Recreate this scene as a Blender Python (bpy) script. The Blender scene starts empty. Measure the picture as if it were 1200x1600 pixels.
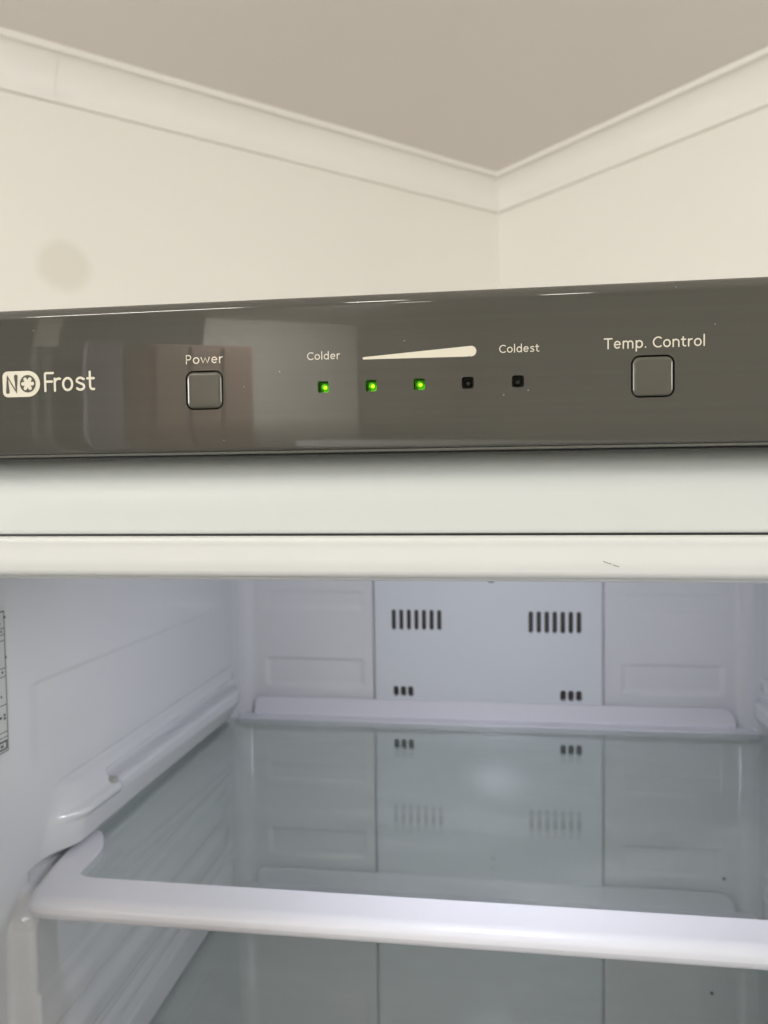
import bpy, bmesh, math, random
from mathutils import Vector, Matrix
import numpy as np
random.seed(7)
S = bpy.context.scene
COL = S.collection

# ------------------------------------------------------------------ camera, world, exposure
cam = bpy.data.cameras.new('camera'); cam_o = bpy.data.objects.new('camera', cam); COL.objects.link(cam_o)
RIGHT = Vector((0.99010602, 0.1397601, -0.01253728))
DOWN = Vector((-0.0061004, -0.04639024, -0.99890477))
FWD = Vector((-0.14018864, 0.9890981, -0.04507867))
cam_o.matrix_world = Matrix((( RIGHT.x, -DOWN.x, -FWD.x, 0), (RIGHT.y, -DOWN.y, -FWD.y, 0), (RIGHT.z, -DOWN.z, -FWD.z, 0), (0, 0, 0, 1)))
cam.sensor_fit = 'VERTICAL'; cam.sensor_height = 36; cam.sensor_width = 27; cam.lens = 36 * 1231.67 / 1600
cam.clip_start = 0.01; cam.clip_end = 60
cam.dof.use_dof = True; cam.dof.focus_distance = 0.252; cam.dof.aperture_fstop = 17
S.camera = cam_o
S.view_settings.view_transform = 'Standard'; S.view_settings.look = 'None'
S.view_settings.exposure = 0.13; S.view_settings.gamma = 1
S.cycles.max_bounces = 10; S.cycles.diffuse_bounces = 5; S.cycles.glossy_bounces = 5; S.cycles.transparent_max_bounces = 16
S.cycles.caustics_reflective = False; S.cycles.caustics_refractive = False
W = bpy.data.worlds.new('World'); S.world = W; W.use_nodes = True
W.node_tree.nodes['Background'].inputs[0].default_value = (0.75, 0.85, 1, 1)
W.node_tree.nodes['Background'].inputs[1].default_value = 0.6        # daylight outside the window of the closed room

# ------------------------------------------------------------------ helpers
def mm(*a): return tuple(v * 0.001 for v in a)

def lin(r, g, b):
    f = lambda c: (c / 255 / 12.92) if c / 255 <= 0.04045 else ((c / 255 + 0.055) / 1.055) ** 2.4
    return (f(r), f(g), f(b), 1)

def mat(name, col, rough=0.4, spec=0.5, metal=0, coat=0, coat_rough=0.05, noise=0.0, nscale=30, bump=0, bscale=200, emis=None, estr=0):
    m = bpy.data.materials.new(name); m.use_nodes = True
    nt = m.node_tree; p = nt.nodes['Principled BSDF']
    p.inputs['Base Color'].default_value = (*col[:3], 1)
    p.inputs['Roughness'].default_value = rough
    p.inputs['Specular IOR Level'].default_value = spec
    p.inputs['Metallic'].default_value = metal
    p.inputs['Coat Weight'].default_value = coat
    p.inputs['Coat Roughness'].default_value = coat_rough
    tc = nt.nodes.new('ShaderNodeTexCoord')
    if noise:
        n = nt.nodes.new('ShaderNodeTexNoise'); n.inputs['Scale'].default_value = nscale; n.inputs['Detail'].default_value = 5
        mr = nt.nodes.new('ShaderNodeMapRange'); mr.inputs[3].default_value = 1 - noise; mr.inputs[4].default_value = 1 + noise * .6
        mx = nt.nodes.new('ShaderNodeMix'); mx.data_type = 'RGBA'; mx.blend_type = 'MULTIPLY'; mx.inputs[0].default_value = 1
        nt.links.new(tc.outputs['Object'], n.inputs['Vector']); nt.links.new(n.outputs['Fac'], mr.inputs[0])
        mx.inputs[6].default_value = (*col[:3], 1); nt.links.new(mr.outputs[0], mx.inputs[7])
        nt.links.new(mx.outputs[2], p.inputs['Base Color'])
    if bump:
        n = nt.nodes.new('ShaderNodeTexNoise'); n.inputs['Scale'].default_value = bscale; n.inputs['Detail'].default_value = 3
        b = nt.nodes.new('ShaderNodeBump'); b.inputs['Strength'].default_value = 1; b.inputs['Distance'].default_value = bump
        nt.links.new(tc.outputs['Object'], n.inputs['Vector']); nt.links.new(n.outputs['Fac'], b.inputs['Height'])
        nt.links.new(b.outputs[0], p.inputs['Normal'])
    if emis:
        p.inputs['Emission Color'].default_value = (*emis[:3], 1); p.inputs['Emission Strength'].default_value = estr
    return m

def link(name, me, m=None, parent=None, smooth=None):
    o = bpy.data.objects.new(name, me); COL.objects.link(o)
    if m is not None:
        me.materials.clear(); me.materials.append(m)
    if parent: o.parent = parent
    if smooth is not None: shade(me, smooth)
    return o

def shade(me, ang):
    bm = bmesh.new(); bm.from_mesh(me)
    a = math.radians(ang)
    for f in bm.faces: f.smooth = True
    for e in bm.edges:
        e.smooth = not (len(e.link_faces) == 2 and e.calc_face_angle(0) > a)
    bm.to_mesh(me); bm.free()

def empty(name, loc=(0, 0, 0)):
    o = bpy.data.objects.new(name, None); COL.objects.link(o); o.location = loc; o.empty_display_size = .05
    return o

def tag(o, label=None, cat=None, group=None, kind=None):
    if label: o['label'] = label
    if cat: o['category'] = cat
    if group: o['group'] = group
    if kind: o['kind'] = kind
    return o

def from_bm(name, bm, m=None, parent=None, smooth=None):
    bmesh.ops.recalc_face_normals(bm, faces=bm.faces)
    me = bpy.data.meshes.new(name); bm.to_mesh(me); bm.free()
    return link(name, me, m, parent, smooth)

def box_bm(bm, x0, x1, y0, y1, z0, z1):
    v = [bm.verts.new((x, y, z)) for x in (x0, x1) for y in (y0, y1) for z in (z0, z1)]
    for q in ((0, 1, 3, 2), (4, 6, 7, 5), (0, 4, 5, 1), (2, 3, 7, 6), (0, 2, 6, 4), (1, 5, 7, 3)):
        bm.faces.new([v[i] for i in q])
    return v

def bevelled_box(name, x0, x1, y0, y1, z0, z1, r, m, parent, seg=3):
    bm = bmesh.new(); box_bm(bm, x0, x1, y0, y1, z0, z1)
    bmesh.ops.recalc_face_normals(bm, faces=bm.faces)
    if r: bmesh.ops.bevel(bm, geom=list(bm.edges), offset=r, segments=seg, profile=.5, affect='EDGES')
    return from_bm(name, bm, m, parent, 35)

def sweep_x(bm, prof, x0, x1, n=1):
    """closed profile of (y, z) points extruded along x"""
    rows = []
    for k in range(n + 1):
        x = x0 + (x1 - x0) * k / n
        rows.append([bm.verts.new((x, y, z)) for y, z in prof])
    N = len(prof)
    for a, b in zip(rows, rows[1:]):
        for i in range(N):
            bm.faces.new((a[i], a[(i + 1) % N], b[(i + 1) % N], b[i]))
    bm.faces.new(rows[0]); bm.faces.new(rows[-1][::-1])

def arc(cx, cz, r, a0, a1, n):
    return [(cx + r * math.cos(math.radians(a0 + (a1 - a0) * k / n)), cz + r * math.sin(math.radians(a0 + (a1 - a0) * k / n))) for k in range(n + 1)]

def rrect(w, h, r, n=6):
    pts = []
    for cx, cz, a in ((w / 2 - r, h / 2 - r, 0), (-w / 2 + r, h / 2 - r, 90), (-w / 2 + r, -h / 2 + r, 180), (w / 2 - r, -h / 2 + r, 270)):
        pts += arc(cx, cz, r, a, a + 90, n)
    return pts

def prism_y(bm, pts, cx, cz, y0, y1):
    """outline of (x, z) points extruded along y"""
    a = [bm.verts.new((cx + x, y0, cz + z)) for x, z in pts]
    b = [bm.verts.new((cx + x, y1, cz + z)) for x, z in pts]
    n = len(pts)
    for i in range(n): bm.faces.new((a[i], a[(i + 1) % n], b[(i + 1) % n], b[i]))
    bm.faces.new(a); bm.faces.new(b[::-1])

def cut(o, cutter_bm):
    """apply a boolean difference and throw the cutter away"""
    bmesh.ops.recalc_face_normals(cutter_bm, faces=cutter_bm.faces)
    cm = bpy.data.meshes.new('cutter'); cutter_bm.to_mesh(cm); cutter_bm.free()
    c = bpy.data.objects.new('cutter', cm); COL.objects.link(c)
    md = o.modifiers.new('b', 'BOOLEAN'); md.operation = 'DIFFERENCE'; md.solver = 'EXACT'; md.object = c
    dg = bpy.context.evaluated_depsgraph_get(); dg.update()
    me = bpy.data.meshes.new_from_object(o.evaluated_get(dg))
    o.modifiers.clear(); old = o.data; o.data = me; me.name = o.name
    bpy.data.objects.remove(c); bpy.data.meshes.remove(cm)

# ------------------------------------------------------------------ materials
def wall_paint(name, col):
    return mat(name, col, rough=.62, spec=.3, noise=.035, nscale=1.6, bump=.00025, bscale=160)
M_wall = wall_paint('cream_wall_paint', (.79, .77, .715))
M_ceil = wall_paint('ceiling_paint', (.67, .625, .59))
M_corn = mat('cornice_paint', (.78, .755, .71), rough=.5, spec=.3, noise=.03, nscale=4)
M_white = mat('white_enamel', (.605, .628, .605), rough=.36, spec=.45, coat=0, coat_rough=.08, noise=.02, nscale=9)
M_trim = mat('cream_white_trim', (.69, .695, .67), rough=.28, spec=.5, noise=.025, nscale=14)
M_liner = mat('liner_plastic', (.70, .71, .72), rough=.14, spec=.55, noise=.02, nscale=8, bump=.00006, bscale=60)
M_duct = mat('duct_cover_plastic', (.70, .725, .745), rough=.15, spec=.14, noise=.02, nscale=10, bump=.00004, bscale=60)
M_shelf = mat('shelf_trim_plastic', (.75, .75, .785), rough=.3, spec=.5, noise=.015, nscale=20)
M_black = mat('black_cavity', (.012, .013, .012), rough=.5)
M_dark = mat('dark_gap', (.02, .02, .02), rough=.5)
M_grey_lip = mat('grey_lip', lin(112, 112, 104), rough=.35)
M_ink = mat('pale_ink', (.70, .66, .54), rough=.5, spec=.3)
M_inkdark = mat('badge_dark_ink', lin(82, 80, 72), rough=.3)
M_lab = mat('sticker_paper', (.62, .62, .61), rough=.35)
M_labink = mat('sticker_ink', (.06, .06, .06), rough=.5)

def panel_material(name):
    m = mat(name, (.075, .073, .062), rough=.05, spec=.9)
    nt = m.node_tree; p = nt.nodes['Principled BSDF']
    tc = nt.nodes.new('ShaderNodeTexCoord')
    # very faint horizontal brushing under the lacquer
    mp = nt.nodes.new('ShaderNodeMapping'); mp.inputs['Scale'].default_value = (6, 6, 900)
    n = nt.nodes.new('ShaderNodeTexNoise'); n.inputs['Scale'].default_value = 1.0; n.inputs['Detail'].default_value = 4
    mr = nt.nodes.new('ShaderNodeMapRange'); mr.inputs[3].default_value = .93; mr.inputs[4].default_value = 1.08
    mx = nt.nodes.new('ShaderNodeMix'); mx.data_type = 'RGBA'; mx.blend_type = 'MULTIPLY'; mx.inputs[0].default_value = 1
    mx.inputs[6].default_value = (.075, .073, .062, 1)
    nt.links.new(tc.outputs['Object'], mp.inputs[0]); nt.links.new(mp.outputs[0], n.inputs['Vector'])
    nt.links.new(n.outputs['Fac'], mr.inputs[0]); nt.links.new(mr.outputs[0], mx.inputs[7])
    # sparse dust specks
    v = nt.nodes.new('ShaderNodeTexVoronoi'); v.inputs['Scale'].default_value = 110; v.feature = 'F1'
    lt = nt.nodes.new('ShaderNodeMath'); lt.operation = 'LESS_THAN'; lt.inputs[1].default_value = .027
    nt.links.new(tc.outputs['Object'], v.inputs['Vector']); nt.links.new(v.outputs['Distance'], lt.inputs[0])
    mx2 = nt.nodes.new('ShaderNodeMix'); mx2.data_type = 'RGBA'
    mx2.inputs[7].default_value = (.24, .23, .20, 1)
    nt.links.new(lt.outputs[0], mx2.inputs[0]); nt.links.new(mx.outputs[2], mx2.inputs[6])
    nt.links.new(mx2.outputs[2], p.inputs['Base Color'])
    # fine wipe marks in the gloss
    mp2 = nt.nodes.new('ShaderNodeMapping'); mp2.inputs['Scale'].default_value = (18, 18, 700)
    n2 = nt.nodes.new('ShaderNodeTexNoise'); n2.inputs['Scale'].default_value = 1; n2.inputs['Detail'].default_value = 6
    mr2 = nt.nodes.new('ShaderNodeMapRange'); mr2.inputs[1].default_value = .55; mr2.inputs[2].default_value = .8
    mr2.inputs[3].default_value = .012; mr2.inputs[4].default_value = .10
    nt.links.new(tc.outputs['Object'], mp2.inputs[0]); nt.links.new(mp2.outputs[0], n2.inputs['Vector'])
    nt.links.new(n2.outputs['Fac'], mr2.inputs[0]); nt.links.new(mr2.outputs[0], p.inputs['Roughness'])
    # slight waviness of the moulded face
    n3 = nt.nodes.new('ShaderNodeTexNoise'); n3.inputs['Scale'].default_value = 16; n3.inputs['Detail'].default_value = 1
    b = nt.nodes.new('ShaderNodeBump'); b.inputs['Distance'].default_value = .00004; b.inputs['Strength'].default_value = 1
    nt.links.new(tc.outputs['Object'], n3.inputs['Vector']); nt.links.new(n3.outputs['Fac'], b.inputs['Height'])
    nt.links.new(b.outputs[0], p.inputs['Normal'])
    return m
M_panel = panel_material('smoked_grey_gloss')
M_button = mat('button_grey_gloss', (.10, .096, .078), rough=.2, spec=.45, noise=.04, nscale=200)

def glass_material(name, tint, mirror=1.0):
    m = bpy.data.materials.new(name); m.use_nodes = True; nt = m.node_tree
    nt.nodes.remove(nt.nodes['Principled BSDF']); out = nt.nodes['Material Output']
    fr = nt.nodes.new('ShaderNodeFresnel'); fr.inputs['IOR'].default_value = 1.5
    t = nt.nodes.new('ShaderNodeBsdfTransparent'); t.inputs[0].default_value = (*tint, 1)
    g = nt.nodes.new('ShaderNodeBsdfGlossy'); g.inputs['Roughness'].default_value = .015; g.inputs[0].default_value = (.95, 1, .98, 1)
    ge = nt.nodes.new('ShaderNodeNewGeometry'); io = nt.nodes.new('ShaderNodeMapRange')   # same Fresnel on both faces of the thin pane
    io.inputs[3].default_value = 1.5; io.inputs[4].default_value = 1 / 1.5
    nt.links.new(ge.outputs['Backfacing'], io.inputs[0]); nt.links.new(io.outputs[0], fr.inputs['IOR'])
    mx = nt.nodes.new('ShaderNodeMixShader')
    nt.links.new(fr.outputs[0], mx.inputs[0]); nt.links.new(t.outputs[0], mx.inputs[1]); nt.links.new(g.outputs[0], mx.inputs[2])
    # thin uneven film of wipe marks on the glass
    tc = nt.nodes.new('ShaderNodeTexCoord'); mp = nt.nodes.new('ShaderNodeMapping'); mp.inputs['Scale'].default_value = (5, 16, 5); mp.inputs['Rotation'].default_value = (0, 0, .5)
    n = nt.nodes.new('ShaderNodeTexNoise'); n.inputs['Scale'].default_value = 1.6; n.inputs['Detail'].default_value = 6; n.inputs['Distortion'].default_value = 1.2
    mr = nt.nodes.new('ShaderNodeMapRange'); mr.inputs[1].default_value = .42; mr.inputs[2].default_value = .75; mr.inputs[3].default_value = .004; mr.inputs[4].default_value = .07
    df = nt.nodes.new('ShaderNodeBsdfDiffuse'); df.inputs[0].default_value = (.8, .82, .82, 1); m2 = nt.nodes.new('ShaderNodeMixShader')
    nt.links.new(tc.outputs['Object'], mp.inputs[0]); nt.links.new(mp.outputs[0], n.inputs['Vector']); nt.links.new(n.outputs['Fac'], mr.inputs[0])
    nt.links.new(mr.outputs[0], m2.inputs[0]); nt.links.new(mx.outputs[0], m2.inputs[1]); nt.links.new(df.outputs[0], m2.inputs[2])
    nt.links.new(m2.outputs[0], out.inputs[0])
    return m
M_glass = glass_material('shelf_glass', (.905, .925, .915))

# ------------------------------------------------------------------ the room
KC = Vector((0.01134559, 2.23874012)); AX = Vector((0.7253897, 0.6883384)); BX = Vector((-0.6883384, 0.7253897))
LU, LV = 3.85, 3.22
ZC = .794; ZF = -1.61; ZW = .72
def rp(u, v, z):
    p = KC - AX * u - BX * v
    return (p.x, p.y, z)

def slab(name, a, b, z0, z1, out, m, label, kind='structure', th=.1, segs=1):
    """wall between plan points a and b (u, v), thickened towards 'out' (du, dv)"""
    bm = bmesh.new()
    pts = [a, b, (b[0] + out[0] * th, b[1] + out[1] * th), (a[0] + out[0] * th, a[1] + out[1] * th)]
    lo = [bm.verts.new(rp(u, v, z0)) for u, v in pts]; hi = [bm.verts.new(rp(u, v, z1)) for u, v in pts]
    for i in range(4): bm.faces.new((lo[i], lo[(i + 1) % 4], hi[(i + 1) % 4], hi[i]))
    bm.faces.new(lo); bm.faces.new(hi)
    o = from_bm(name, bm, m); tag(o, label, kind=kind); return o

wallA = slab('wall', (0, 0), (LU, 0), ZF, ZC + .05, (0, -1), M_wall, 'cream painted wall on the left of the room corner')
wallB = slab('wall', (0, -.1), (0, LV), ZF, ZC + .05, (-1, 0), M_wall, 'cream painted wall on the right of the room corner')
M_wall_far = wall_paint('dimmed_far_wall', (.30, .28, .24))  # weaker light on this wall is put into its darker colour
wallC = slab('wall', (-.1, LV), (LU, LV), ZF, ZC + .05, (0, 1), M_wall_far, 'plain wall behind the photographer, coloured darker to mirror dimly in the grey panel')
wallD = None
# ceiling and floor
def plan_slab(name, z0, z1, m, label):
    bm = bmesh.new(); c = [(-.1, -.1), (LU + .1, -.1), (LU + .1, LV + .1), (-.1, LV + .1)]
    lo = [bm.verts.new(rp(u, v, z0)) for u, v in c]; hi = [bm.verts.new(rp(u, v, z1)) for u, v in c]
    for i in range(4): bm.faces.new((lo[i], lo[(i + 1) % 4], hi[(i + 1) % 4], hi[i]))
    bm.faces.new(lo); bm.faces.new(hi)
    return tag(from_bm(name, bm, m), label, kind='structure')
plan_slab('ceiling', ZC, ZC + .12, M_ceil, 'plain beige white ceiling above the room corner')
M_floor = mat('timber_floor', (.21, .18, .15), rough=.35, noise=.15, nscale=3)
plan_slab('floor', ZF - .1, ZF, M_floor, 'warm timber coloured floor below the fridge')

# coved cornice: profile in (out from wall, z)
D = ZC - ZW
def cove():
    p = [(0, ZW + .001), (.0150, ZW - .0015), (.0175, ZW + .003)]
    R = D - .017
    c = (D - .001, ZW + .004)
    for k in range(1, 13):
        a = math.radians(180 - 90 * k / 12)
        p.append((c[0] + (c[0] - .0175) * math.cos(a), c[1] + (D - .0115) * math.sin(a)))
    p[-1] = (D - .001, ZC - .0115)
    p += [(D + .0045, ZC - .0110), (D + .0055, ZC - .001), (D + .0055, ZC + .003), (0, ZC + .003)]
    return p
def cornice(name, fn, label, z_off=0, o_off=0):
    """fn(t, out) -> plan point; t in 0, 1 for both ends"""
    bm = bmesh.new(); P = cove(); rows = []
    for t in (0, 1):
        rows.append([bm.verts.new(fn(t, o + o_off, z + z_off)) for o, z in P])
    N = len(P)
    for i in range(N): bm.faces.new((rows[0][i], rows[0][(i + 1) % N], rows[1][(i + 1) % N], rows[1][i]))
    bm.faces.new(rows[0]); bm.faces.new(rows[1])
    o = from_bm(name, bm, M_corn, None, 40); tag(o, label, kind='structure'); return o
# on wall A: mitred at the corner, butted at u = J against the next length
J = 1.165
cornice('cornice', lambda t, o, z: rp(o if t == 0 else J, o, z), 'long coved cornice length above the left wall, running into the corner')
cornice('cornice', lambda t, o, z: rp(J + .0001 if t == 0 else LU, o, z), 'short coved cornice length beyond the butt joint at far left', -.0005, .0006)
cornice('cornice', lambda t, o, z: rp(o, o if t == 0 else LV, z), 'coved cornice above the right hand wall')

# faint round greyish stain in the paint of the left wall
cm = Vector((-.687 * 1.2, 1.2046 * 1.2, .346 * 1.2)); uu = (KC - Vector((cm.x, cm.y))).dot(AX); pp = rp(uu, 0, cm.z)
mw = M_wall.copy(); mw.name = 'cream_wall_paint_stained'; wallA.data.materials.clear(); wallA.data.materials.append(mw)
nt = mw.node_tree; p = nt.nodes['Principled BSDF']; src = p.inputs['Base Color'].links[0].from_socket
tc = nt.nodes.new('ShaderNodeTexCoord'); sb = nt.nodes.new('ShaderNodeVectorMath'); sb.operation = 'SUBTRACT'; sb.inputs[1].default_value = pp
ln = nt.nodes.new('ShaderNodeVectorMath'); ln.operation = 'LENGTH'
nz = nt.nodes.new('ShaderNodeTexNoise'); nz.inputs['Scale'].default_value = 22; nz.inputs['Detail'].default_value = 4
ma = nt.nodes.new('ShaderNodeMath'); ma.operation = 'MULTIPLY_ADD'; ma.inputs[1].default_value = .016
mr = nt.nodes.new('ShaderNodeMapRange'); mr.interpolation_type = 'SMOOTHSTEP'; mr.inputs[1].default_value = .040; mr.inputs[2].default_value = .070; mr.inputs[3].default_value = .6; mr.inputs[4].default_value = 0
mx = nt.nodes.new('ShaderNodeMix'); mx.data_type = 'RGBA'; mx.inputs[7].default_value = (.66, .635, .545, 1)
nt.links.new(tc.outputs['Object'], sb.inputs[0]); nt.links.new(sb.outputs[0], ln.inputs[0]); nt.links.new(tc.outputs['Object'], nz.inputs['Vector'])
nt.links.new(nz.outputs['Fac'], ma.inputs[0]); nt.links.new(ln.outputs['Value'], ma.inputs[2]); nt.links.new(ma.outputs[0], mr.inputs[0])
nt.links.new(mr.outputs[0], mx.inputs[0]); nt.links.new(src, mx.inputs[6]); nt.links.new(mx.outputs[2], p.inputs['Base Color'])

# ------------------------------------------------------------------ far side of the room, seen only mirrored in the gloss
def mirror_u(xmm, off=0):
    """v position on wall D (u = LU) seen in the panel at panel x (mm)"""
    x0 = xmm * .001; d = Vector((x0 / .25, -1)); p = Vector((x0, .25))
    t = (LU - off - (KC - p).dot(AX)) / (-(d.dot(AX)))
    q = p + d * t
    return (KC - q).dot(BX), t
# window opening in wall D between v0 and v1
v_winA, tA = mirror_u(-156); v_winB, tB = mirror_u(-147)
WZ0, WZ1 = -.6, .50
lo_v, hi_v = min(v_winA, v_winB), max(v_winA, v_winB)
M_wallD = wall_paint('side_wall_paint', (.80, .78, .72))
M_wallDark = wall_paint('dark_opening_colour', (.13, .12, .105))  # dark colour stands in for a dim opening along this wall
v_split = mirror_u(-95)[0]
slab('wall', (LU, -.1), (LU, lo_v), ZF, ZC + .05, (1, 0), M_wallDark, 'wall section coloured dark as a dim opening beside the daylight window behind the photographer')
slab('wall', (LU, hi_v), (LU, v_split), ZF, ZC + .05, (1, 0), M_wallDark, 'wall section coloured dark as a dim opening between the narrow window and the cupboard')
slab('wall', (LU, v_split), (LU, LV + .1), ZF, ZC + .05, (1, 0), M_wallD, 'lit wall section near the far corner behind the photographer')
slab('wall', (LU, lo_v), (LU, hi_v), WZ1, ZC + .05, (1, 0), M_wallD, 'wall piece above the daylight window behind the photographer')
slab('wall', (LU, lo_v), (LU, hi_v), ZF, WZ0, (1, 0), M_wallD, 'wall piece below the daylight window behind the photographer')
def ubox(bm, u0, u1, v0, v1, z0, z1):
    lo = [bm.verts.new(rp(u, v, z0)) for u, v in ((u0, v0), (u1, v0), (u1, v1), (u0, v1))]
    hi = [bm.verts.new(rp(u, v, z1)) for u, v in ((u0, v0), (u1, v0), (u1, v1), (u0, v1))]
    for i in range(4): bm.faces.new((lo[i], lo[(i + 1) % 4], hi[(i + 1) % 4], hi[i]))
    bm.faces.new(lo); bm.faces.new(hi)
win = empty('window', rp(LU + .05, (lo_v + hi_v) / 2, WZ0)); tag(win, 'narrow daylight window mirrored at the left end of the grey panel', 'window')
def under(o, par): o.parent = par; o.matrix_parent_inverse = Matrix.Translation(par.location).inverted()
bm = bmesh.new()
for a in ((lo_v, lo_v + .04), (hi_v - .04, hi_v), ((lo_v + hi_v) / 2 - .015, (lo_v + hi_v) / 2 + .015)): ubox(bm, LU + .03, LU + .07, a[0], a[1], WZ0, WZ1)
under(from_bm('frame', bm, M_white), win)
M_pane = mat('dusk_daylight_pane', (.5, .55, .7), rough=.2, emis=(.62, .62, .80), estr=1.6)
bm = bmesh.new(); ubox(bm, LU + .072, LU + .078, lo_v, hi_v, WZ0, WZ1); under(from_bm('pane', bm, M_pane), win)
# tall timber cupboards
vs = sorted((mirror_u(-112, .31)[0], mirror_u(-78, .31)[0]))
M_timber = mat('brown_timber', (.42, .275, .21), rough=.45, noise=.2, nscale=5)
cup = empty('tall_cupboard', rp(LU - .2, sum(vs) / 2, ZF)); tag(cup, 'tall brown timber cupboard mirrored behind the Power button', 'cupboard')
bm = bmesh.new(); ubox(bm, LU - .30, LU - .005, vs[0], vs[1], ZF, .48); under(from_bm('carcass', bm, M_timber), cup)
vm = [vs[0] + (vs[1] - vs[0]) * k / 3 for k in range(4)]
for k in range(3):
    bm = bmesh.new(); ubox(bm, LU - .322, LU - .302, vm[k] + .006, vm[k + 1] - .006, ZF + .1, .46); under(from_bm('door', bm, M_timber), cup)
# pale curtain strips between window and cupboard
M_curt = mat('pale_lilac_curtain', (.72, .68, .76), rough=.8, noise=.2, nscale=14)
cvs = sorted((mirror_u(-137, .37)[0], mirror_u(-124, .37)[0]))
bm = bmesh.new(); n = 24; rows = []
for k in range(n + 1):
    v = cvs[0] + (cvs[1] - cvs[0]) * k / n
    rows.append((rp(LU - .36 - .02 * math.cos(k * 1.6), v, -.5), rp(LU - .36 - .02 * math.cos(k * 1.6), v, .47), rp(LU - .375 - .02 * math.cos(k * 1.6), v, .47), rp(LU - .375 - .02 * math.cos(k * 1.6), v, -.5)))
rv = [[bm.verts.new(q) for q in r] for r in rows]
for a, b in zip(rv, rv[1:]):
    for i in range(4): bm.faces.new((a[i], a[(i + 1) % 4], b[(i + 1) % 4], b[i]))
bm.faces.new(rv[0]); bm.faces.new(rv[-1])
tag(from_bm('curtain', bm, M_curt, None, 60), 'pale lilac curtain mirrored between the No Frost badge and Power button', 'curtain')

# two added window lights to brighten the walls, outside what the panel mirrors
def added_window(c0, c1, z0, z1, axis, label, energy):
    """axis 'D': on the wall u = LU between v = c0..c1; axis 'C': on the wall v = LV between u = c0..c1"""
    def B(name, a0, a1, d0, d1, zz0, zz1, m, par):
        bm = bmesh.new()
        if axis == 'D': ubox(bm, LU - d1, LU - d0, a0, a1, zz0, zz1)
        else: ubox(bm, a0, a1, LV - d1, LV - d0, zz0, zz1)
        under(from_bm(name, bm, m), par)
    mid = (c0 + c1) / 2
    base = rp(LU, mid, z0) if axis == 'D' else rp(mid, LV, z0)
    w = empty('window', base); tag(w, label, 'window')  # added light panel on the wall, no opening behind it
    for a0, a1 in ((c0 - .05, c0), (c1, c1 + .05), (mid - .02, mid + .02)): B('frame', a0, a1, .001, .05, z0, z1, M_white, w)
    for b0, b1 in ((z0 - .05, z0 - .001), (z1 + .001, z1 + .05)): B('frame', c0 - .05, c1 + .05, .001, .05, b0, b1, M_white, w)
    B('pane', c0, c1, .004, .010, z0, z1, M_added_pane, w)
    L = bpy.data.lights.new('added_window_lamp', 'AREA'); L.shape = 'RECTANGLE'; L.size = c1 - c0; L.size_y = z1 - z0; L.energy = energy; L.color = (1, 1, .975)
    lo = bpy.data.objects.new('added_window_lamp', L); COL.objects.link(lo); lo.parent = w
    d = AX if axis == 'D' else BX
    lo.matrix_world = Matrix.Translation(Vector(rp(LU - .06, mid, (z0 + z1) / 2) if axis == 'D' else rp(mid, LV - .06, (z0 + z1) / 2))) @ Vector((d.x, d.y, 0)).to_track_quat('-Z', 'Z').to_matrix().to_4x4()
    lo.matrix_parent_inverse = Matrix.Translation(w.location).inverted()
M_added_pane = mat('added_glow_pane', (.8, .8, .8), emis=(1, .98, .95), estr=1.5)
added_window(.12, 1.0, -.12, .6, 'D', 'added unseen window light left of the photographer, brightening the walls', 46)
added_window(.10, .95, -.12, .6, 'C', 'added unseen window light right of the photographer, brightening the walls', 25)

# downlights in the ceiling behind the camera
M_lampring = mat('downlight_ring', (.8, .8, .78), rough=.3)
M_lampglow = mat('downlight_glow', (1, .95, .85), emis=(1, .93, .82), estr=16)
LAMPS = [(-.20, -.60, 'second', .45), (.15, -1.05, 'third', .6), (.52, -1.85, 'fourth', .6), (-.234, -1.716, 'fifth', 5.5)]
names = ['downlight mirrored as the short streak above the Colder lettering',
         'downlight mirrored as the faint streak above the Coldest lettering', 'downlight mirrored as the streak above the Temp. Control button', 'downlight added unseen to wash the wall near the far corner behind the photographer']
for (lx, ly, _, w), lb in zip(LAMPS, names):
    e = empty('downlight', (lx, ly, ZC)); tag(e, 'ceiling ' + lb, 'ceiling light', 'ceiling downlights')
    bm = bmesh.new()
    r0 = [[bm.verts.new((r * math.cos(2 * math.pi * k / 32), r * math.sin(2 * math.pi * k / 32), z)) for k in range(32)] for r, z in ((.075, 0), (.072, -.006), (.058, -.007), (.056, -.001))]
    for a, b in zip(r0, r0[1:]):
        for k in range(32): bm.faces.new((a[k], a[(k + 1) % 32], b[(k + 1) % 32], b[k]))
    from_bm('trim_ring', bm, M_lampring, e, 50)
    bm = bmesh.new(); bm.faces.new([bm.verts.new((.056 * math.cos(2 * math.pi * k / 32), .056 * math.sin(2 * math.pi * k / 32), -.003)) for k in range(32)])
    from_bm('diffuser', bm, M_lampglow, e)
    L = bpy.data.lights.new('downlight_lamp', 'AREA'); L.shape = 'DISK'; L.size = .11; L.energy = w; L.color = (1, .97, .93)
    lo = bpy.data.objects.new('downlight_lamp', L); COL.objects.link(lo); lo.parent = e; lo.location = (0, 0, -.02)
    if _ == 'fifth':      # added wash lamp, turned to brighten the mirrored side wall
        L.spread = math.radians(95)
        lo.rotation_euler = Vector((AX.x, AX.y, .42)).to_track_quat('Z', 'Y').to_euler()
        lo.location = (0, 0, -.05)

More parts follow.
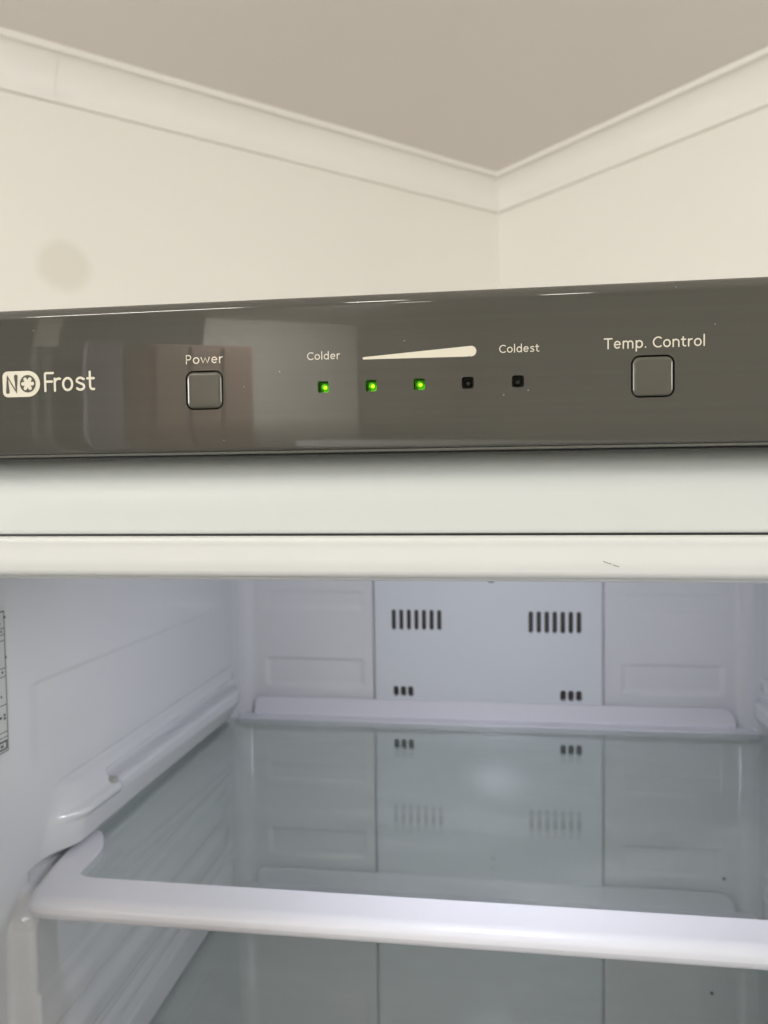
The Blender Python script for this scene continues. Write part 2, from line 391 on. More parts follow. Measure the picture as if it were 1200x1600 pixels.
# surface batten light, mirrored as the long bright line along the left of the panel's top edge
ba, bb = Vector((-.45, -.66)), Vector((-1.02, -1.0)); bmid = (ba + bb) / 2; bd = (bb - ba); BL = bd.length
e = empty('batten_light', (bmid.x, bmid.y, ZC)); tag(e, 'long white batten light on the ceiling, mirrored along the left end of the panel edge', 'ceiling light')
e.rotation_euler = (0, 0, math.atan2(bd.y, bd.x))
bevelled_box('batten_body', -BL / 2 - .02, BL / 2 + .02, -.035, .035, -.03, -.0005, .004, M_lampring, e)
bevelled_box('diffuser', -BL / 2, BL / 2, -.022, .022, -.047, -.0305, .004, M_lampglow, e)
L = bpy.data.lights.new('batten_lamp', 'AREA'); L.shape = 'RECTANGLE'; L.size = BL; L.size_y = .04; L.energy = 3.2; L.color = (1, .97, .93)
lo = bpy.data.objects.new('batten_lamp', L); COL.objects.link(lo); lo.parent = e; lo.location = (0, 0, -.055)

# ------------------------------------------------------------------ refrigerator
FR = empty('refrigerator', (-.01, .5, ZF)); tag(FR, 'open white upright fridge with smoked grey control panel and lit empty interior', 'refrigerator')
OFF = Vector((.01, -.5, -ZF))
def fr(o, par=None):
    """parent with the vertices kept in world coordinates"""
    par = par or FR
    o.parent = par
    if par is FR: o.location = OFF
    return o

# --- liner: one moulded shell, displaced sheet along a U path
XL, XR, YB, YF = -.242, .223, .6635, .268
RC = .014
def path():
    """list of (x, y, nx, ny, kind, coordinate) with inward normals"""
    P = []
    ys = np.concatenate([np.arange(YF, .340, .006), np.arange(.340, .470, .0011), np.arange(.470, YB - RC, .004)])
    for y in ys: P.append((XL, y, 1, 0, 'L', y))
    for k in range(0, 11):
        a = math.radians(180 - 90 * k / 10)
        P.append((XL + RC + RC * math.cos(a), YB - RC + RC * math.sin(a), -math.cos(a), -math.sin(a), 'c', 0))
    xs = np.concatenate([np.arange(XL + RC + .003, -.1068, .002), np.arange(-.1065, -.101, .0004), np.arange(-.098, .082, .006), np.arange(.084, .0912, .0004), np.arange(.0915, XR - RC - .001, .002)])
    for x in xs: P.append((x, YB, 0, -1, 'B', x))
    for k in range(0, 11):
        a = math.radians(90 - 90 * k / 10)
        P.append((XR - RC + RC * math.cos(a), YB - RC + RC * math.sin(a), -math.cos(a), -math.sin(a), 'c', 0))
    for y in ys[::-1]: P.append((XR, y, -1, 0, 'R', y))
    return P
def ss(a, b, x):
    t = min(1, max(0, (x - a) / (b - a))); return t * t * (3 - 2 * t)
def bumpf(a0, a1, b0, b1, x): return ss(a0, a1, x) * (1 - ss(b0, b1, x))
G1, G2, G3 = -206., -358., -510.
def side_disp(y, z):
    y *= 1000; z *= 1000
    d = 0.
    fade = 1 - ss(630, 646, y)
    # block carrying the shelves: everything below the upper glass stands proud of the side wall
    ys = 352 + 14 * ss(-228, -206, z)
    low = 1 - ss(-213, -209, z)
    blk = ss(ys - .5, ys + 5.5, y)
    d += 12.0 * blk * low
    rk = max(0., y - 350) / 313.5
    d += (20. * (1 - low) * (.42 + .58 * min(1, max(0, (z + 204) / 17))) + 4. * low) * rk           # the walls draw in towards the back
    for G, base in ((G1, 0.), (G2, -1.)):
        t = z - G
        tt = t - 8 * rk                                # the rail climbs slightly towards the back
        if t > 106 or t < -9: continue
        # shallow embossed field above the rail
        fld = (1 - ss(98.6, 100.4, t)) * ss(46, 66, t)
        fy = bumpf(372, 386, 575, 635, y)
        dep = 1.3 if G == G1 else -1.6
        if G == G2: fy = bumpf(350, 356, 600, 640, y)
        d -= dep * fld * fy
        if G == G2:
            d += 3.0 * bumpf(46, 52, 62, 70, t) * ss(356, 380, y) * (1 - ss(610, 642, y)) + 2.2 * bumpf(74, 79, 86, 92, t) * ss(356, 372, y) * (1 - ss(610, 642, y))
            d -= .8 * (1 - ss(118.5, 119.5, t)) * ss(101, 118, t) * fy
        # retaining rail above the glass, rounded at its front end
        y0 = 380 + 10 * ss(8, 40, t)
        ry = ss(y0, y0 + 26, y) * fade
        up = (.55 * (1 - ss(33, 36.5, tt)) + .45 * (1 - ss(24, 33, tt))) * ss(1.5, 4.5, t)
        prof = 5.0 * up
        prof += 5.0 * (1 - ss(21, 23.5, tt)) * ss(1.5, 4.5, t)
        g = ss(21.5, 24, tt) * (1 - ss(27, 30, tt)) * ss(438, 441, y)
        prof -= 7.5 * g + 1.7 * math.exp(-((tt - 37.8) / 1.2) ** 2)
        prof += (1 - ss(439, 445, y)) * (2.6 * (1 - ss(20, 34, t)) * ss(17, 21, t))
        d += (prof + base) * ry if G == G1 else (prof * .45 + base) * ry
        # slot the glass slides in
        d -= (3.0 if G == G1 else 9.0) * ss(-6.5, -5, t) * (1 - ss(1.5, 3.0, t)) * ss(368, 378, y) * fade * (1 if G == G1 else .5)
    # deeper rows continue below the lower shelf
    return d * .001 * (1 if True else 0)
def back_disp(x, z):
    x *= 1000; z *= 1000
    if -105.6 < x < 88.8: 
        w = min(ss(-105.4, -104.4, x), 1 - ss(87.6, 88.6, x)); w2 = min(ss(-102.6, -101.6, x), 1 - ss(84.6, 85.6, x))
        return -.0018 * w - .0067 * w2
    d = 0.
    for off in (0, -152, -304):
        for z0, z1, dep in ((-98.5, -112.5, .8), (-157, -180, 1.5)):
            for x0, x1 in ((-199, -114), (103, 181)):
                fx = bumpf(x0 - 2, x0 + 2.5, x1 - 2.5, x1 + 2, x)
                fz = bumpf(z1 + off - 2.5, z1 + off + 2.5, z0 + off - 2, z0 + off + .6, z)
                d -= dep * fx * fz
    return d * .001
P = path()
zs = np.concatenate([np.arange(-.0345, -.094, -.006), np.arange(-.094, -.265, -.0011), np.arange(-.265, -.30, -.002), np.arange(-.30, -.37, -.0011), np.arange(-.37, -.60, -.006), [-.8, -1.1, -1.45]])
verts = []; faces = []
n = len(P)
for z in zs:
    for (x, y, nx, ny, k, c) in P:
        if k in 'LR': d = side_disp(y, z)
        elif k == 'B':
            sh = .020 if z > -.211 else .016
            xe = x + sh * (-.104 - x) / (-.104 - XL - RC) if x < -.104 else (x - sh * (x - .088) / (XR - RC - .088) if x > .088 else x)
            d = back_disp(xe, z)
        else: d = 0
        if k == 'L' or k == 'R':
            if y > .60:
                pass
        verts.append((x + nx * d, y + ny * d, z))
# carry the proud lower wall round the corner fillet
V = np.array(verts).reshape(len(zs), n, 3)
kinds = [p[4] for p in P]
for i, z in enumerate(zs):
    low = 1 - ss(-213, -209, z * 1000)
    sh = (20. * (1 - low) + 16. * low) * .001
    for j, (x, y, nx, ny, k, c) in enumerate(P):
        if k == 'c': V[i, j, 0] += sh if x < 0 else -sh
        elif k == 'B' and x < -.104: V[i, j, 0] += sh * (-.104 - x) / (-.104 - XL - RC)
        elif k == 'B' and x > .088: V[i, j, 0] -= sh * (x - .088) / (XR - RC - .088)
for i in range(len(zs) - 1):
    for j in range(n - 1):
        a = i * n + j
        faces.append((a, a + 1, a + n + 1, a + n))
me = bpy.data.meshes.new('liner'); me.from_pydata(V.reshape(-1, 3).tolist(), [], faces); me.update()
me.polygons.foreach_set('use_smooth', [True] * len(me.polygons))
liner = fr(link('liner', me, M_liner))

# ceiling and floor of the food compartment
fr(bevelled_box('liner_ceiling', XL - .01, XR + .01, .2785, YB + .02, -.0375, -.0342, .001, M_liner, None))
fr(bevelled_box('liner_floor', XL - .01, XR + .01, .268, YB + .02, -1.46, -1.45, .001, M_liner, None))

# --- duct cover with its vent slots
DX0, DX1, DY = -.1030, .0862, .6600
dc = bevelled_box('duct_cover', DX0, DX1, DY, DY + .004, -1.2, -.062, .0011, M_duct, None)
SL = []
for k in range(7):
    SL.append((-.0864 + k * .00645, -.1217, .0036, .0172)); SL.append((.0284 + k * .0065, -.1224, .0038, .0180))
for k in range(3):
    SL.append((-.0850 + k * .0062, -.2290, .0046, .0086)); SL.append((.0545 + k * .0064, -.2294, .0047, .0088))
    SL.append((-.0850 + k * .0062, -.1832, .0046, .0086)); SL.append((.0545 + k * .0064, -.1836, .0047, .0088))
bm = bmesh.new()
for (cx, cz, w, h) in SL: prism_y(bm, rrect(w, h, w * .42, 4), cx, cz, DY - .01, DY + .02)
cut(dc, bm)
for f in dc.data.polygons: f.use_smooth = False
shade(dc.data, 30)
fr(dc)
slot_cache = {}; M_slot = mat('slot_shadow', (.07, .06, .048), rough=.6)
for (cx, cz, w, h) in SL:
    key = (w, h)
    if key not in slot_cache:
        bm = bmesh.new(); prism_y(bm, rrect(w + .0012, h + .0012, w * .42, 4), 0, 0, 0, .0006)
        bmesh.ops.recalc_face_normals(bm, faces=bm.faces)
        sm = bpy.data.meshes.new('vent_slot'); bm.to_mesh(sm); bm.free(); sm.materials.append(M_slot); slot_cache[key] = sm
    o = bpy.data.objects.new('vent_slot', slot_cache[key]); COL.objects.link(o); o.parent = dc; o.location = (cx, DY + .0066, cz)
# small clip at the head of the cover
o = bevelled_box('clip', -.0065, -.0015, DY - .0015, DY - .0001, -.0895, -.0865, .0006, M_grey_lip, dc)

# --- moulding dots on the back wall
for (x, z) in ((.1833, -.3324), (.1744, -.4297)):
    bm = bmesh.new(); prism_y(bm, rrect(.0026, .0026, .0012, 4), x, z, YB - .0008, YB - .0001); o = fr(from_bm('moulding_dot', bm, M_dark))

M_clip = mat('aged_clip_plastic', (.42, .41, .36), rough=.4)
fr(bevelled_box('rail_clip', -.2345, -.2268, .4360, .4420, -.1835, -.1785, .0009, M_clip, None))

# --- interior lamp under the compartment ceiling
M_lens = mat('lamp_lens', (.8, .85, .9), emis=(.80, .88, 1), estr=1.5)
fr(bevelled_box('lamp_cover', -.06, .06, .340, .384, -.0405, -.0376, .002, M_lens, None))
L = bpy.data.lights.new('interior_lamp', 'AREA'); L.shape = 'RECTANGLE'; L.size = .055; L.size_y = .014; L.energy = .46; L.color = (.85, .865, 1)
lo = bpy.data.objects.new('interior_lamp', L); COL.objects.link(lo); lo.parent = FR; lo.location = Vector((.0, .362, -.0425)) + OFF
lo.rotation_euler = (math.radians(63), 0, 0)

# --- cabinet shell round the liner
fr(bevelled_box('side_wall', -.275, -.2445, .262, .75, ZF + .02, .044, .003, M_white, None))
fr(bevelled_box('side_wall', .2255, .256, .262, .75, ZF + .02, .044, .003, M_white, None))
fr(bevelled_box('cabinet_top', -.2443, .2253, .2785, .75, -.0335, .0435, .002, M_white, None))
fr(bevelled_box('cabinet_back', -.2443, .2253, .72, .745, ZF + .02, -.036, .002, M_white, None))
fr(bevelled_box('cabinet_base', -.2443, .2253, .30, .72, ZF + .02, -1.47, .002, M_white, None))

# --- the open door, hinged right; unseen, added to block and steer room light
door = empty('door', (.262, .252, -.045)); door.parent = FR; door.location = Vector((.262, .252, -.045)) + OFF
door.rotation_euler = (0, 0, math.radians(-138)); DL = -1.50
bevelled_box('door_panel', .004, .545, -.022, .020, DL, 0, .006, M_white, door)
bevelled_box('door_liner', .022, .527, -.034, -.0225, DL + .02, -.02, .004, M_liner, door)
for zz in (-.30, -.62, -1.0, -1.38):
    bm = bmesh.new()
    box_bm(bm, .045, .505, -.125, -.0345, zz, zz + .004); box_bm(bm, .045, .505, -.129, -.1255, zz, zz + .075)
    box_bm(bm, .0415, .0445, -.129, -.0345, zz, zz + .075); box_bm(bm, .5055, .5085, -.129, -.0345, zz, zz + .075)
    from_bm('door_bin', bm, M_shelf, door)

# --- fascia: hollow curve below the control panel
pf = [(.2775, .0100), (.2745, .0100), (.2712, .0080), (.2680, .0052), (.2650, .0022), (.2628, -.0008), (.2612, -.0038), (.2603, -.0068), (.2598, -.0100), (.2597, -.0140), (.2597, -.0172), (.2598, -.0184), (.2602, -.0190), (.2612, -.0192), (.2775, -.0192)]
bm = bmesh.new(); sweep_x(bm, pf, -.274, .255, 40)
fascia = fr(from_bm('fascia', bm, M_white, None, 30))
# thin dark seam
fr(bevelled_box('seam_gap', -.2735, .2545, .2595, .2775, -.0197, -.0192, 0, M_dark, None))
# --- trim bar that closes the head of the opening
pt = [(.262, -.0197), (.2560, -.0197)] + [(.2556, -.0199), (.2551, -.0204), (.2549, -.0212), (.2552, -.0222), (.2554, -.0235), (.2555, -.0270), (.2556, -.0295)] \
     + arc(.2596, -.0300, .0038, 180, 270, 6) + [(.266, -.0338), (.2775, -.0338), (.2775, -.0197)]
bm = bmesh.new(); sweep_x(bm, pt, -.274, .255, 1)
fr(from_bm('opening_trim', bm, M_trim, None, 32))
# little scratches and chips on the trim
for pts in (((.0335, -.0276), (.0350, -.0282), (.0362, -.0285)), ((.0366, -.0288), (.0385, -.0294)), ((.0735, -.0214), (.0742, -.0220)), ((.0170, -.0206), (.0170, -.0212))):
    bm = bmesh.new()
    for a, b in zip(pts, pts[1:]):
        w = .00009
        q = [bm.verts.new((a[0], .25535, a[1] + w)), bm.verts.new((b[0], .25535, b[1] + w)), bm.verts.new((b[0], .25535, b[1] - w)), bm.verts.new((a[0], .25535, a[1] - w))]
        bm.faces.new(q)
    fr(from_bm('scratch', bm, M_grey_lip))

# --- control panel
prof = []
# front face from bottom to top (y, z); flat where the holes are
prof += [(.2560, .0090)] + [(.2516, .0090), (.2511, .0092), (.25075, .0096), (.2506, .0102)]
for z in (.0120, .0140, .0160, .0180): prof.append((.2500 + .0006 * ((.0190 - z) / .0088) ** 2, z))
prof += [(.2500, .0190), (.2500, .0400)]
for k in range(1, 9):
    z = .0400 + .0147 * k / 8
    prof.append((.2500 + .00035 * (k / 8) ** 2, z))
for k in range(1, 15):
    a = math.radians(3 + 84 * k / 14)
    prof.append((.25035 + .0042 * (1 - math.cos(a)), .0547 + .0039 * math.sin(a)))
prof += [(.266, .0588), (.2775, .0587), (.2775, .0102), (.2600, .0102)]
bm = bmesh.new(); sweep_x(bm, prof, -.2745, .2555, 1)
cp = from_bm('control_panel', bm, M_panel)
bm = bmesh.new()
BT = [(-.09455, .02905, .0128, .0128), (.04750, .02935, .0128, .0128)]
for (cx, cz, w, h) in BT: prism_y(bm, rrect(w, h, .0026, 8), cx, cz, .24, .2555)
LEDX = (-.0547, -.0391, -.0237, -.0084, .0071)
for x in LEDX: prism_y(bm, rrect(.0037, .0037, .0007, 5), x, .0290, .24, .2545)
cut(cp, bm)
shade(cp.data, 25)
fr(cp)
bv = cp.modifiers.new('wn', 'WEIGHTED_NORMAL'); bv.keep_sharp = True; bv.weight = 90
# hole linings (black)
for (cx, cz, w, h) in BT:
    bm = bmesh.new(); prism_y(bm, rrect(w - .0001, h - .0001, .0026, 8), cx, cz, .2548, .2553); from_bm('button_well', bm, M_black, cp)
    bm = bmesh.new(); pts = rrect(w - .0009, h - .0009, .0021, 8)
    a = [bm.verts.new((cx + x, .2546, cz + z)) for x, z in pts]
    rings = [a]
    for ins, y in ((0, .2503), (.00018, .2499), (.0005, .24965), (.0011, .24955), (.0018, .2495)):
        q = rrect(w - .0009 - 2 * ins, h - .0009 - 2 * ins, max(.0021 - ins * .8, .0006), 8)
        rings.append([bm.verts.new((cx + x, y, cz + z)) for x, z in q])
    for r0, r1 in zip(rings, rings[1:]):
        for i in range(len(r0)): bm.faces.new((r0[i], r0[(i + 1) % len(r0)], r1[(i + 1) % len(r0)], r1[i]))
    bm.faces.new(rings[-1]); bm.faces.new(rings[0])
    b = from_bm('button', bm, M_button, cp, 50)
    b['label'] = 'square push button below the Power lettering' if cx < 0 else 'square push button below the Temp. Control lettering'
M_ledon = mat('lit_green_lens', (.1, .5, .02), rough=.12, emis=(.10, .62, .0), estr=.55)
M_ledcore = mat('green_led_core', (.4, .9, .1), emis=(.42, 1.0, .02), estr=2.2)
M_ledglint = mat('green_led_glint', (.3, .8, .1), rough=.1, emis=(.25, .85, .05), estr=.7)
M_ledoff = mat('unlit_lens', (.075, .085, .075), rough=.12, spec=.6)
M_well = mat('lamp_well', (.015, .02, .012), rough=.3)
def lens(bm, cx, cz, r, y0, depth, n=24, rows=5):
    ringv = []
    for k in range(rows):
        a = math.pi / 2 * k / rows
        ringv.append([bm.verts.new((cx + r * math.cos(a) * math.cos(2 * math.pi * i / n), y0 - depth * math.sin(a), cz + r * math.cos(a) * math.sin(2 * math.pi * i / n))) for i in range(n)])
    for p_, q_ in zip(ringv, ringv[1:]):
        for i in range(n): bm.faces.new((p_[i], p_[(i + 1) % n], q_[(i + 1) % n], q_[i]))
    bm.faces.new(ringv[-1]); bm.faces.new(ringv[0])
for i, x in enumerate(LEDX):
    on = i < 3
    bm = bmesh.new(); prism_y(bm, rrect(.0036, .0036, .0007, 5), x, .0290, .25385, .2544)
    from_bm('lamp_well', bm, M_well, cp)
    if on:
        bm = bmesh.new(); box_bm(bm, x - .0006, x + .00172, .2536, .2538, .02725, .0293); o = from_bm('lit_facet', bm, mat('lit_facet', (.1, .45, .02), rough=.2, emis=(.13, .62, .0), estr=.55), cp)
        bm = bmesh.new(); box_bm(bm, x - .0017, x + .0017, .25366, .25384, .0274, .0307); from_bm('lit_back', bm, mat('lit_back', (.03, .2, .01), rough=.2, emis=(.03, .22, .0), estr=.35), cp)
    bm = bmesh.new(); lens(bm, x + .00005, .0291, .00118, .25355, .0011)
    o = from_bm('indicator_lamp', bm, M_ledon if on else M_ledoff, cp, 60)
    o['label'] = 'green glowing indicator' if on else 'unlit dark indicator'
    if on:
        bm = bmesh.new(); lens(bm, x + .00018, .02905, .00058, .2526, .00045); from_bm('lamp_core', bm, M_ledcore, cp, 60)
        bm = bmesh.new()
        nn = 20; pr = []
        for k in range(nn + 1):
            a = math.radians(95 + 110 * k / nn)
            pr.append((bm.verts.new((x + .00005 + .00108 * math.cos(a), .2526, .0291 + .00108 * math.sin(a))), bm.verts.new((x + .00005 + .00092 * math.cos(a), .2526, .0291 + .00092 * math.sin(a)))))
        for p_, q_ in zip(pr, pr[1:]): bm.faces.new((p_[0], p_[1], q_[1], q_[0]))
        from_bm('lamp_glint', bm, M_ledglint, cp)  # painted glint: a glowing arc laid over the lens
# lip below the panel
bm = bmesh.new(); sweep_x(bm, [(.2520, .0089), (.2518, .0086), (.2520, .0083), (.2535, .0080), (.2600, .0078), (.2735, .0078), (.2735, .0088), (.2565, .0088), (.2562, .0089)], -.274, .255, 1)
fr(from_bm('panel_lip', bm, M_grey_lip, None, 30))
fr(bevelled_box('panel_shadow_gap', -.2735, .2545, .2545, .2600, .0073, .0077, 0, M_dark, None))

# --- lettering
def flat(name, pts, y, m, label=None):
    bm = bmesh.new(); bm.faces.new([bm.verts.new((x * .001, y, z * .001)) for x, z in pts])
    o = from_bm(name, bm, m, cp)
    if label: o['label'] = label
    return o
# widening temperature bar with a round end
wp = arc(-41.3, 37.7, .38, 110, 265, 6) + [(-8.6, 37.15)] + arc(-7.3, 38.8, 1.65, 250, 450, 14)
flat('temperature_bar', wp, .24992, M_ink, 'pale tapering bar widening towards Coldest')

def strokes(name, lines, w, y, m, flatten=.06):
    """flattened round strokes; lines are lists of (x, z) in mm"""
    bm = bmesh.new()
    for li, pts in enumerate(lines):
        yy = y - .000004 * li
        # offset outline on both sides plus round caps, as one polygon strip
        L_, R__ = [], []
        P_ = [Vector(p) for p in pts]
        loop = len(P_) > 8 and (P_[0] - P_[-1]).length < .12 * (max(p.x for p in P_) - min(p.x for p in P_))
        if loop: P_ = P_[:-1]
        for i, p in enumerate(P_):
            if loop: t = (P_[(i + 1) % len(P_)] - P_[i - 1]).normalized()
            elif i == 0: t = (P_[1] - p).normalized()
            elif i == len(P_) - 1: t = (p - P_[i - 1]).normalized()
            else: t = ((P_[i + 1] - p).normalized() + (p - P_[i - 1]).normalized()).normalized()
            nn_ = Vector((-t.y, t.x))
            L_.append(p + nn_ * w / 2); R__.append(p - nn_ * w / 2)
        a = [bm.verts.new((p.x * .001, yy, p.y * .001)) for p in L_]; b = [bm.verts.new((p.x * .001, yy, p.y * .001)) for p in R__]
        for i in range(len(a) - (0 if loop else 1)): bm.faces.new((a[i], a[(i + 1) % len(a)], b[(i + 1) % len(a)], b[i]))
        if loop: continue
        for idx, sgn in ((0, -1), (-1, 1)):
            p = P_[idx]; t = (P_[idx] - P_[idx + (1 if idx == 0 else -1)]).normalized(); ang = math.atan2(t.y, t.x)
            cap = [(p.x + w / 2 * math.cos(ang + math.radians(q)), p.y + w / 2 * math.sin(ang + math.radians(q))) for q in range(-90, 91, 20)]
            bm.faces.new([bm.verts.new((cx_ * .001, yy, cz_ * .001)) for cx_, cz_ in cap])
    return from_bm(name, bm, m, cp)
def al(cx, cz, rx, rz, a0, a1, n=18): return [(cx + rx * math.cos(math.radians(a0 + (a1 - a0) * k / n)), cz + rz * math.sin(math.radians(a0 + (a1 - a0) * k / n))) for k in range(n + 1)]
GL = {'P': (.56, [[(.06, .03), (.06, .94), (.28, .94)] + al(.28, .70, .22, .24, 80, -90, 12) + [(.06, .46)]]),
      'o': (.62, [al(.31, .36, .27, .31, 0, 360, 26)]), 'w': (.86, [[(.02, .66), (.21, .07), (.43, .64), (.65, .07), (.84, .66)]]),
      'e': (.60, [[(.07, .38), (.54, .38)] + al(.31, .365, .25, .305, 8, 312, 20)]), 'r': (.36, [[(.06, .03), (.06, .67)], al(.34, .40, .27, .27, 172, 88, 8)]),
      'C': (.74, [al(.47, .49, .41, .45, 52, 308, 22)]), 'l': (.12, [[(.06, .03), (.06, 1.03)]]), 'd': (.60, [al(.30, .36, .25, .31, 0, 360, 24), [(.55, .03), (.55, 1.03)]]),
      's': (.46, [[(.40, .63), (.28, .67), (.14, .655), (.07, .54), (.14, .43), (.28, .36), (.40, .28), (.43, .17), (.34, .075), (.18, .05), (.04, .09)]]),
      't': (.38, [[(.14, .88), (.14, .17), (.20, .07), (.36, .06)], [(.0, .66), (.34, .66)]]), 'T': (.66, [[(.0, .94), (.66, .94)], [(.33, .94), (.33, .03)]]),
      'm': (.96, [[(.06, .03), (.06, .67)], al(.265, .46, .205, .21, 175, 0, 10) + [(.47, .03)], al(.675, .46, .205, .21, 180, 0, 10) + [(.88, .03)]]),
      'n': (.60, [[(.06, .03), (.06, .67)], al(.30, .44, .24, .23, 175, 0, 10) + [(.54, .03)]]), 'p': (.62, [al(.32, .36, .26, .31, 0, 360, 24), [(.06, .67), (.06, -.27)]]),
      '.': (.14, [[(.07, .06), (.07, .075)]]), ' ': (.22, [])}
def text(body, x, z, x1, cap, wt=.125):
    tot = sum(GL[c][0] for c in body) + .17 * (len(body) - 1)
    k = (x1 - x) / tot; cur = 0; lines = []
    for c in body:
        wd, L_ = GL[c]
        for l in L_: lines.append([(x + (cur + px) * k, z + pz * cap) for px, pz in l])
        cur += wd + .17
    o = strokes('lettering', lines, wt * cap, .24990, M_ink); o['label'] = 'pale lettering reading ' + body
text('Power', -100.7, 37.75, -88.1, 2.95)
text('Colder', -59.8, 37.75, -49.1, 2.42)
text('Coldest', 1.4, 37.95, 13.6, 2.42)
text('Temp. Control', 33.2, 38.0, 62.5, 3.25)
x0 = -150.7
fz = 30.35; tz = 36.3
w = .80
Fr = [[(x0, fz), (x0, tz - .3), (x0 + .25, tz), (x0 + 2.9, tz)], [(x0, 33.45), (x0 + 2.5, 33.45)],
      [(-147.2, fz), (-147.2, 34.35)], [(-147.2, 33.0)] + al(-145.75, 33.0, 1.4, 1.35, 170, 70, 10),
      al(-142.55, 32.45, 1.62, 2.0, 0, 360, 30),
      [(-136.75, 33.95)] + al(-138.0, 33.45, 1.25, .95, 40, 200, 12) + al(-138.0, 31.45, 1.35, 1.0, 60, -150, 14)[0:] ,
      [(-134.5, 36.3), (-134.5, 31.6), (-134.35, 30.95), (-133.9, 30.55), (-133.1, 30.55)], [(-135.4, 34.15), (-133.1, 34.15)]]
fo = strokes('lettering', Fr, w, .24990, M_ink); fo['label'] = 'pale rounded lettering reading Frost'
# NO badge
bx0, bx1, bz0, bz1 = -166.3, -152.6, 28.55, 37.3
bp = arc(bx1 - 4.37, (bz0 + bz1) / 2, 4.375, -90, 90, 20) + arc(bx0 + 1.9, bz1 - 1.9, 1.9, 90, 180, 6) + arc(bx0 + 1.9, bz0 + 1.9, 1.9, 180, 270, 6)
flat('badge_plate', bp, .24993, M_ink, 'pale badge plate with one rounded end around NO')
strokes('badge_letter', [[(-164.45, 30.35), (-164.45, 35.5), (-161.35, 30.35), (-161.35, 35.5)]], 1.3, .24986, M_inkdark)['label'] = 'dark letter N on the badge'
flat('badge_letter', al(-157.05, 32.95, 2.85, 2.95, 0, 352, 44), .24986, M_inkdark, 'dark round letter O on the badge')
st = []
for k in range(3):
    a = math.radians(60 * k); st.append([(-157.05 - 1.75 * math.cos(a), 32.95 - 1.75 * math.sin(a)), (-157.05 + 1.75 * math.cos(a), 32.95 + 1.75 * math.sin(a))])
strokes('snowflake', st, 1.25, .24980, M_ink)

# --- rating label on the left side wall
xl = XL + .0009
rl = fr(bevelled_box('rating_label', xl - .0002, xl + .00012, .2820, .3580, -.1350, -.0625, 0, M_lab, None))
bm = bmesh.new()
xx0, xx1 = xl + .00013, xl + .00018
box_bm(bm, xx0, xx1, .3564, .3569, -.1335, -.0640); box_bm(bm, xx0, xx1, .2840, .3569, -.0645, -.0638); box_bm(bm, xx0, xx1, .2840, .3569, -.1338, -.1333)
for z in (-.0724, -.0756, -.0785, -.0922, -.0964, -.1104, -.1239, -.1264): box_bm(bm, xx0, xx1, .2840, .3562, z - .0002, z + .0002)
from_bm('printed_table', bm, M_labink, rl)
bm = bmesh.new()
for y, z, ww in ((.3544, -.0672, .0016), (.3544, -.0872, .0013), (.3515, -.0941, .0012), (.3480, -.0941, .0015), (.3520, -.1155, .0016), (.3520, -.1172, .0016), (.3484, -.1163, .003), (.3515, -.0740, .0010), (.3500, -.0700, .0016), (.3500, -.1060, .001)):
    y += .0026
    box_bm(bm, xx0, xx1, y - ww / 2, y + ww / 2, z - .0006, z + .0006)
box_bm(bm, xx0, xx1, .3468, .3560, -.1326, -.1280)
from_bm('print_marks', bm, M_labink, rl)
bm = bmesh.new(); box_bm(bm, xx1, xx1 + .00005, .3483, .3548, -.1317, -.1289); from_bm('print_box', bm, M_lab, rl)
bm = bmesh.new(); box_bm(bm, xx1 + .00006, xx1 + .0001, .3505, .3528, -.1310, -.1298); from_bm('print_mark', bm, M_labink, rl)

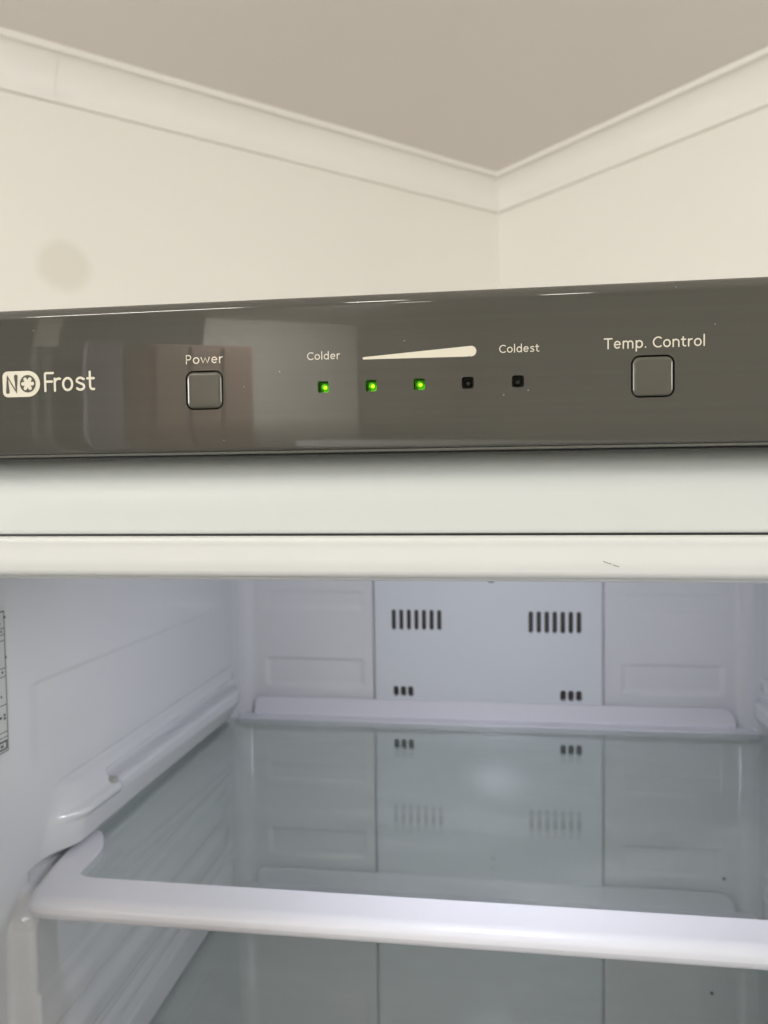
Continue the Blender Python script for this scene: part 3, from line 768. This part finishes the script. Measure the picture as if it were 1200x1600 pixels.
# ------------------------------------------------------------------ shelves
def shelf(g, label):
    t = empty('glass_shelf', (-.01, .5, g)); tag(t, label, 'shelf', 'glass shelves inside the fridge')
    # front trim: plan outline with half-round outer edge, tongues running back along both sides
    out = [(-150, 346.6), (-215, 346.6), (-222, 347.0), (-226.5, 348.4), (-230, 351.2), (-232.6, 355.5), (-234.0, 363), (-235.2, 380), (-236.0, 395), (-236.8, 413), (-236.2, 421.5), (-234.6, 424.8), (-231.5, 425.3), (-228.6, 423.3), (-225.2, 418.5), (-222.2, 413), (-219.3, 406.5), (-217.7, 400), (-217.2, 394), (-217.2, 388), (-216.8, 380.5), (-215.8, 376.4), (-212.5, 374.0), (-206, 373.2), (-150, 373.0)]
    cx = -9.5
    full = [Vector((x, y)) for x, y in out] + [Vector((2 * cx - x, y)) for x, y in out[::-1]]
    n_ = len(full); bm = bmesh.new()
    area = sum(full[i].x * full[(i + 1) % n_].y - full[(i + 1) % n_].x * full[i].y for i in range(n_))
    nrm = []; wts = []
    for i in range(n_):
        t_ = (full[(i + 1) % n_] - full[i - 1]).normalized(); q_ = Vector((t_.y, -t_.x)) * (1 if area > 0 else -1)
        nrm.append(q_); y_ = full[i].y
        inner = full[i].y > 370 and abs(full[i].x - cx) < 222
        wts.append(.14 if inner else (1 - .86 * ss(354, 395, y_)))
    z1, z0, R1, RV = 1.2, -9.6, 7.6, 5.3
    prof_ = [(1 - math.sin(math.radians(a)), -R1 * (1 - math.cos(math.radians(a)))) for a in (90, 75, 60, 45, 30, 15, 0)]   # (drop from top, inward offset) in units
    rings = []
    for a in (0, 12, 25, 40, 55, 70, 90):
        rings.append([bm.verts.new(((p.x - q.x * R1 * w_ * (1 - math.sin(math.radians(a)))) * .001 + .01, (p.y - q.y * R1 * w_ * (1 - math.sin(math.radians(a)))) * .001 - .5, (z1 - RV * w_ * (1 - math.cos(math.radians(a)))) * .001)) for p, q, w_ in zip(full, nrm, wts)])
    for a in (90, 70, 55, 40, 25, 12, 0):
        rings.append([bm.verts.new(((p.x - q.x * R1 * w_ * (1 - math.sin(math.radians(a)))) * .001 + .01, (p.y - q.y * R1 * w_ * (1 - math.sin(math.radians(a)))) * .001 - .5, (z0 + RV * w_ * (1 - math.cos(math.radians(a)))) * .001)) for p, q, w_ in zip(full, nrm, wts)])
    for r0_, r1_ in zip(rings, rings[1:]):
        for i in range(n_): bm.faces.new((r0_[i], r0_[(i + 1) % n_], r1_[(i + 1) % n_], r1_[i]))
    for cap in (rings[0], rings[-1]):
        f = bm.faces.new(cap); bmesh.ops.triangulate(bm, faces=[f])
    o = from_bm('front_trim', bm, M_shelf, t, 40)
    wn = o.modifiers.new('wn', 'WEIGHTED_NORMAL'); wn.weight = 70; wn.keep_sharp = True
    # rear rail: flat flange plus upstand with rounded ends
    bm = bmesh.new()
    x0_, x1_ = -.2205 + .01, .2055 + .01
    sweep_x(bm, [(.1445, -.0045), (.1445, -.0002), (.1452, .0006), (.1595, .0008), (.1595, -.0045)], x0_, x1_, 1)
    r = .012
    xa, xb = -.2095 + .01, .1905 + .01
    pts = [(xa, -.001)] + [(xa + .006 + .006 * math.cos(math.radians(q)), .0096 + .006 * math.sin(math.radians(q))) for q in range(180, 89, -15)] + [(xb - r + r * math.cos(math.radians(q)), .0156 - r + r * math.sin(math.radians(q))) for q in range(90, -1, -15)] + [(xb, -.001)]
    f_ = [bm.verts.new((x, .1572 + max(0, z) * .02, z)) for x, z in pts]; k_ = [bm.verts.new((x, .1593, z)) for x, z in pts]
    for i in range(len(pts)): bm.faces.new((f_[i], f_[(i + 1) % len(pts)], k_[(i + 1) % len(pts)], k_[i]))
    bm.faces.new(f_); bm.faces.new(k_[::-1])
    o = from_bm('rear_rail', bm, M_shelf, t)
    md = o.modifiers.new('bev', 'BEVEL'); md.width = .0007; md.segments = 3; md.limit_method = 'ANGLE'; md.angle_limit = math.radians(40)
    shade(o.data, 45)
    # pane
    bm = bmesh.new(); box_bm(bm, -.2335 + .01, .2145 + .01, .366 - .5, .6442 - .5, -.0041, 0)
    from_bm('glass_pane', bm, M_glass, t)
    return t
shelf(G1 * .001, 'upper clear glass shelf with thick white front trim, just below the vents')
shelf(G2 * .001, 'lower glass shelf seen through the upper pane, its rear rail showing')
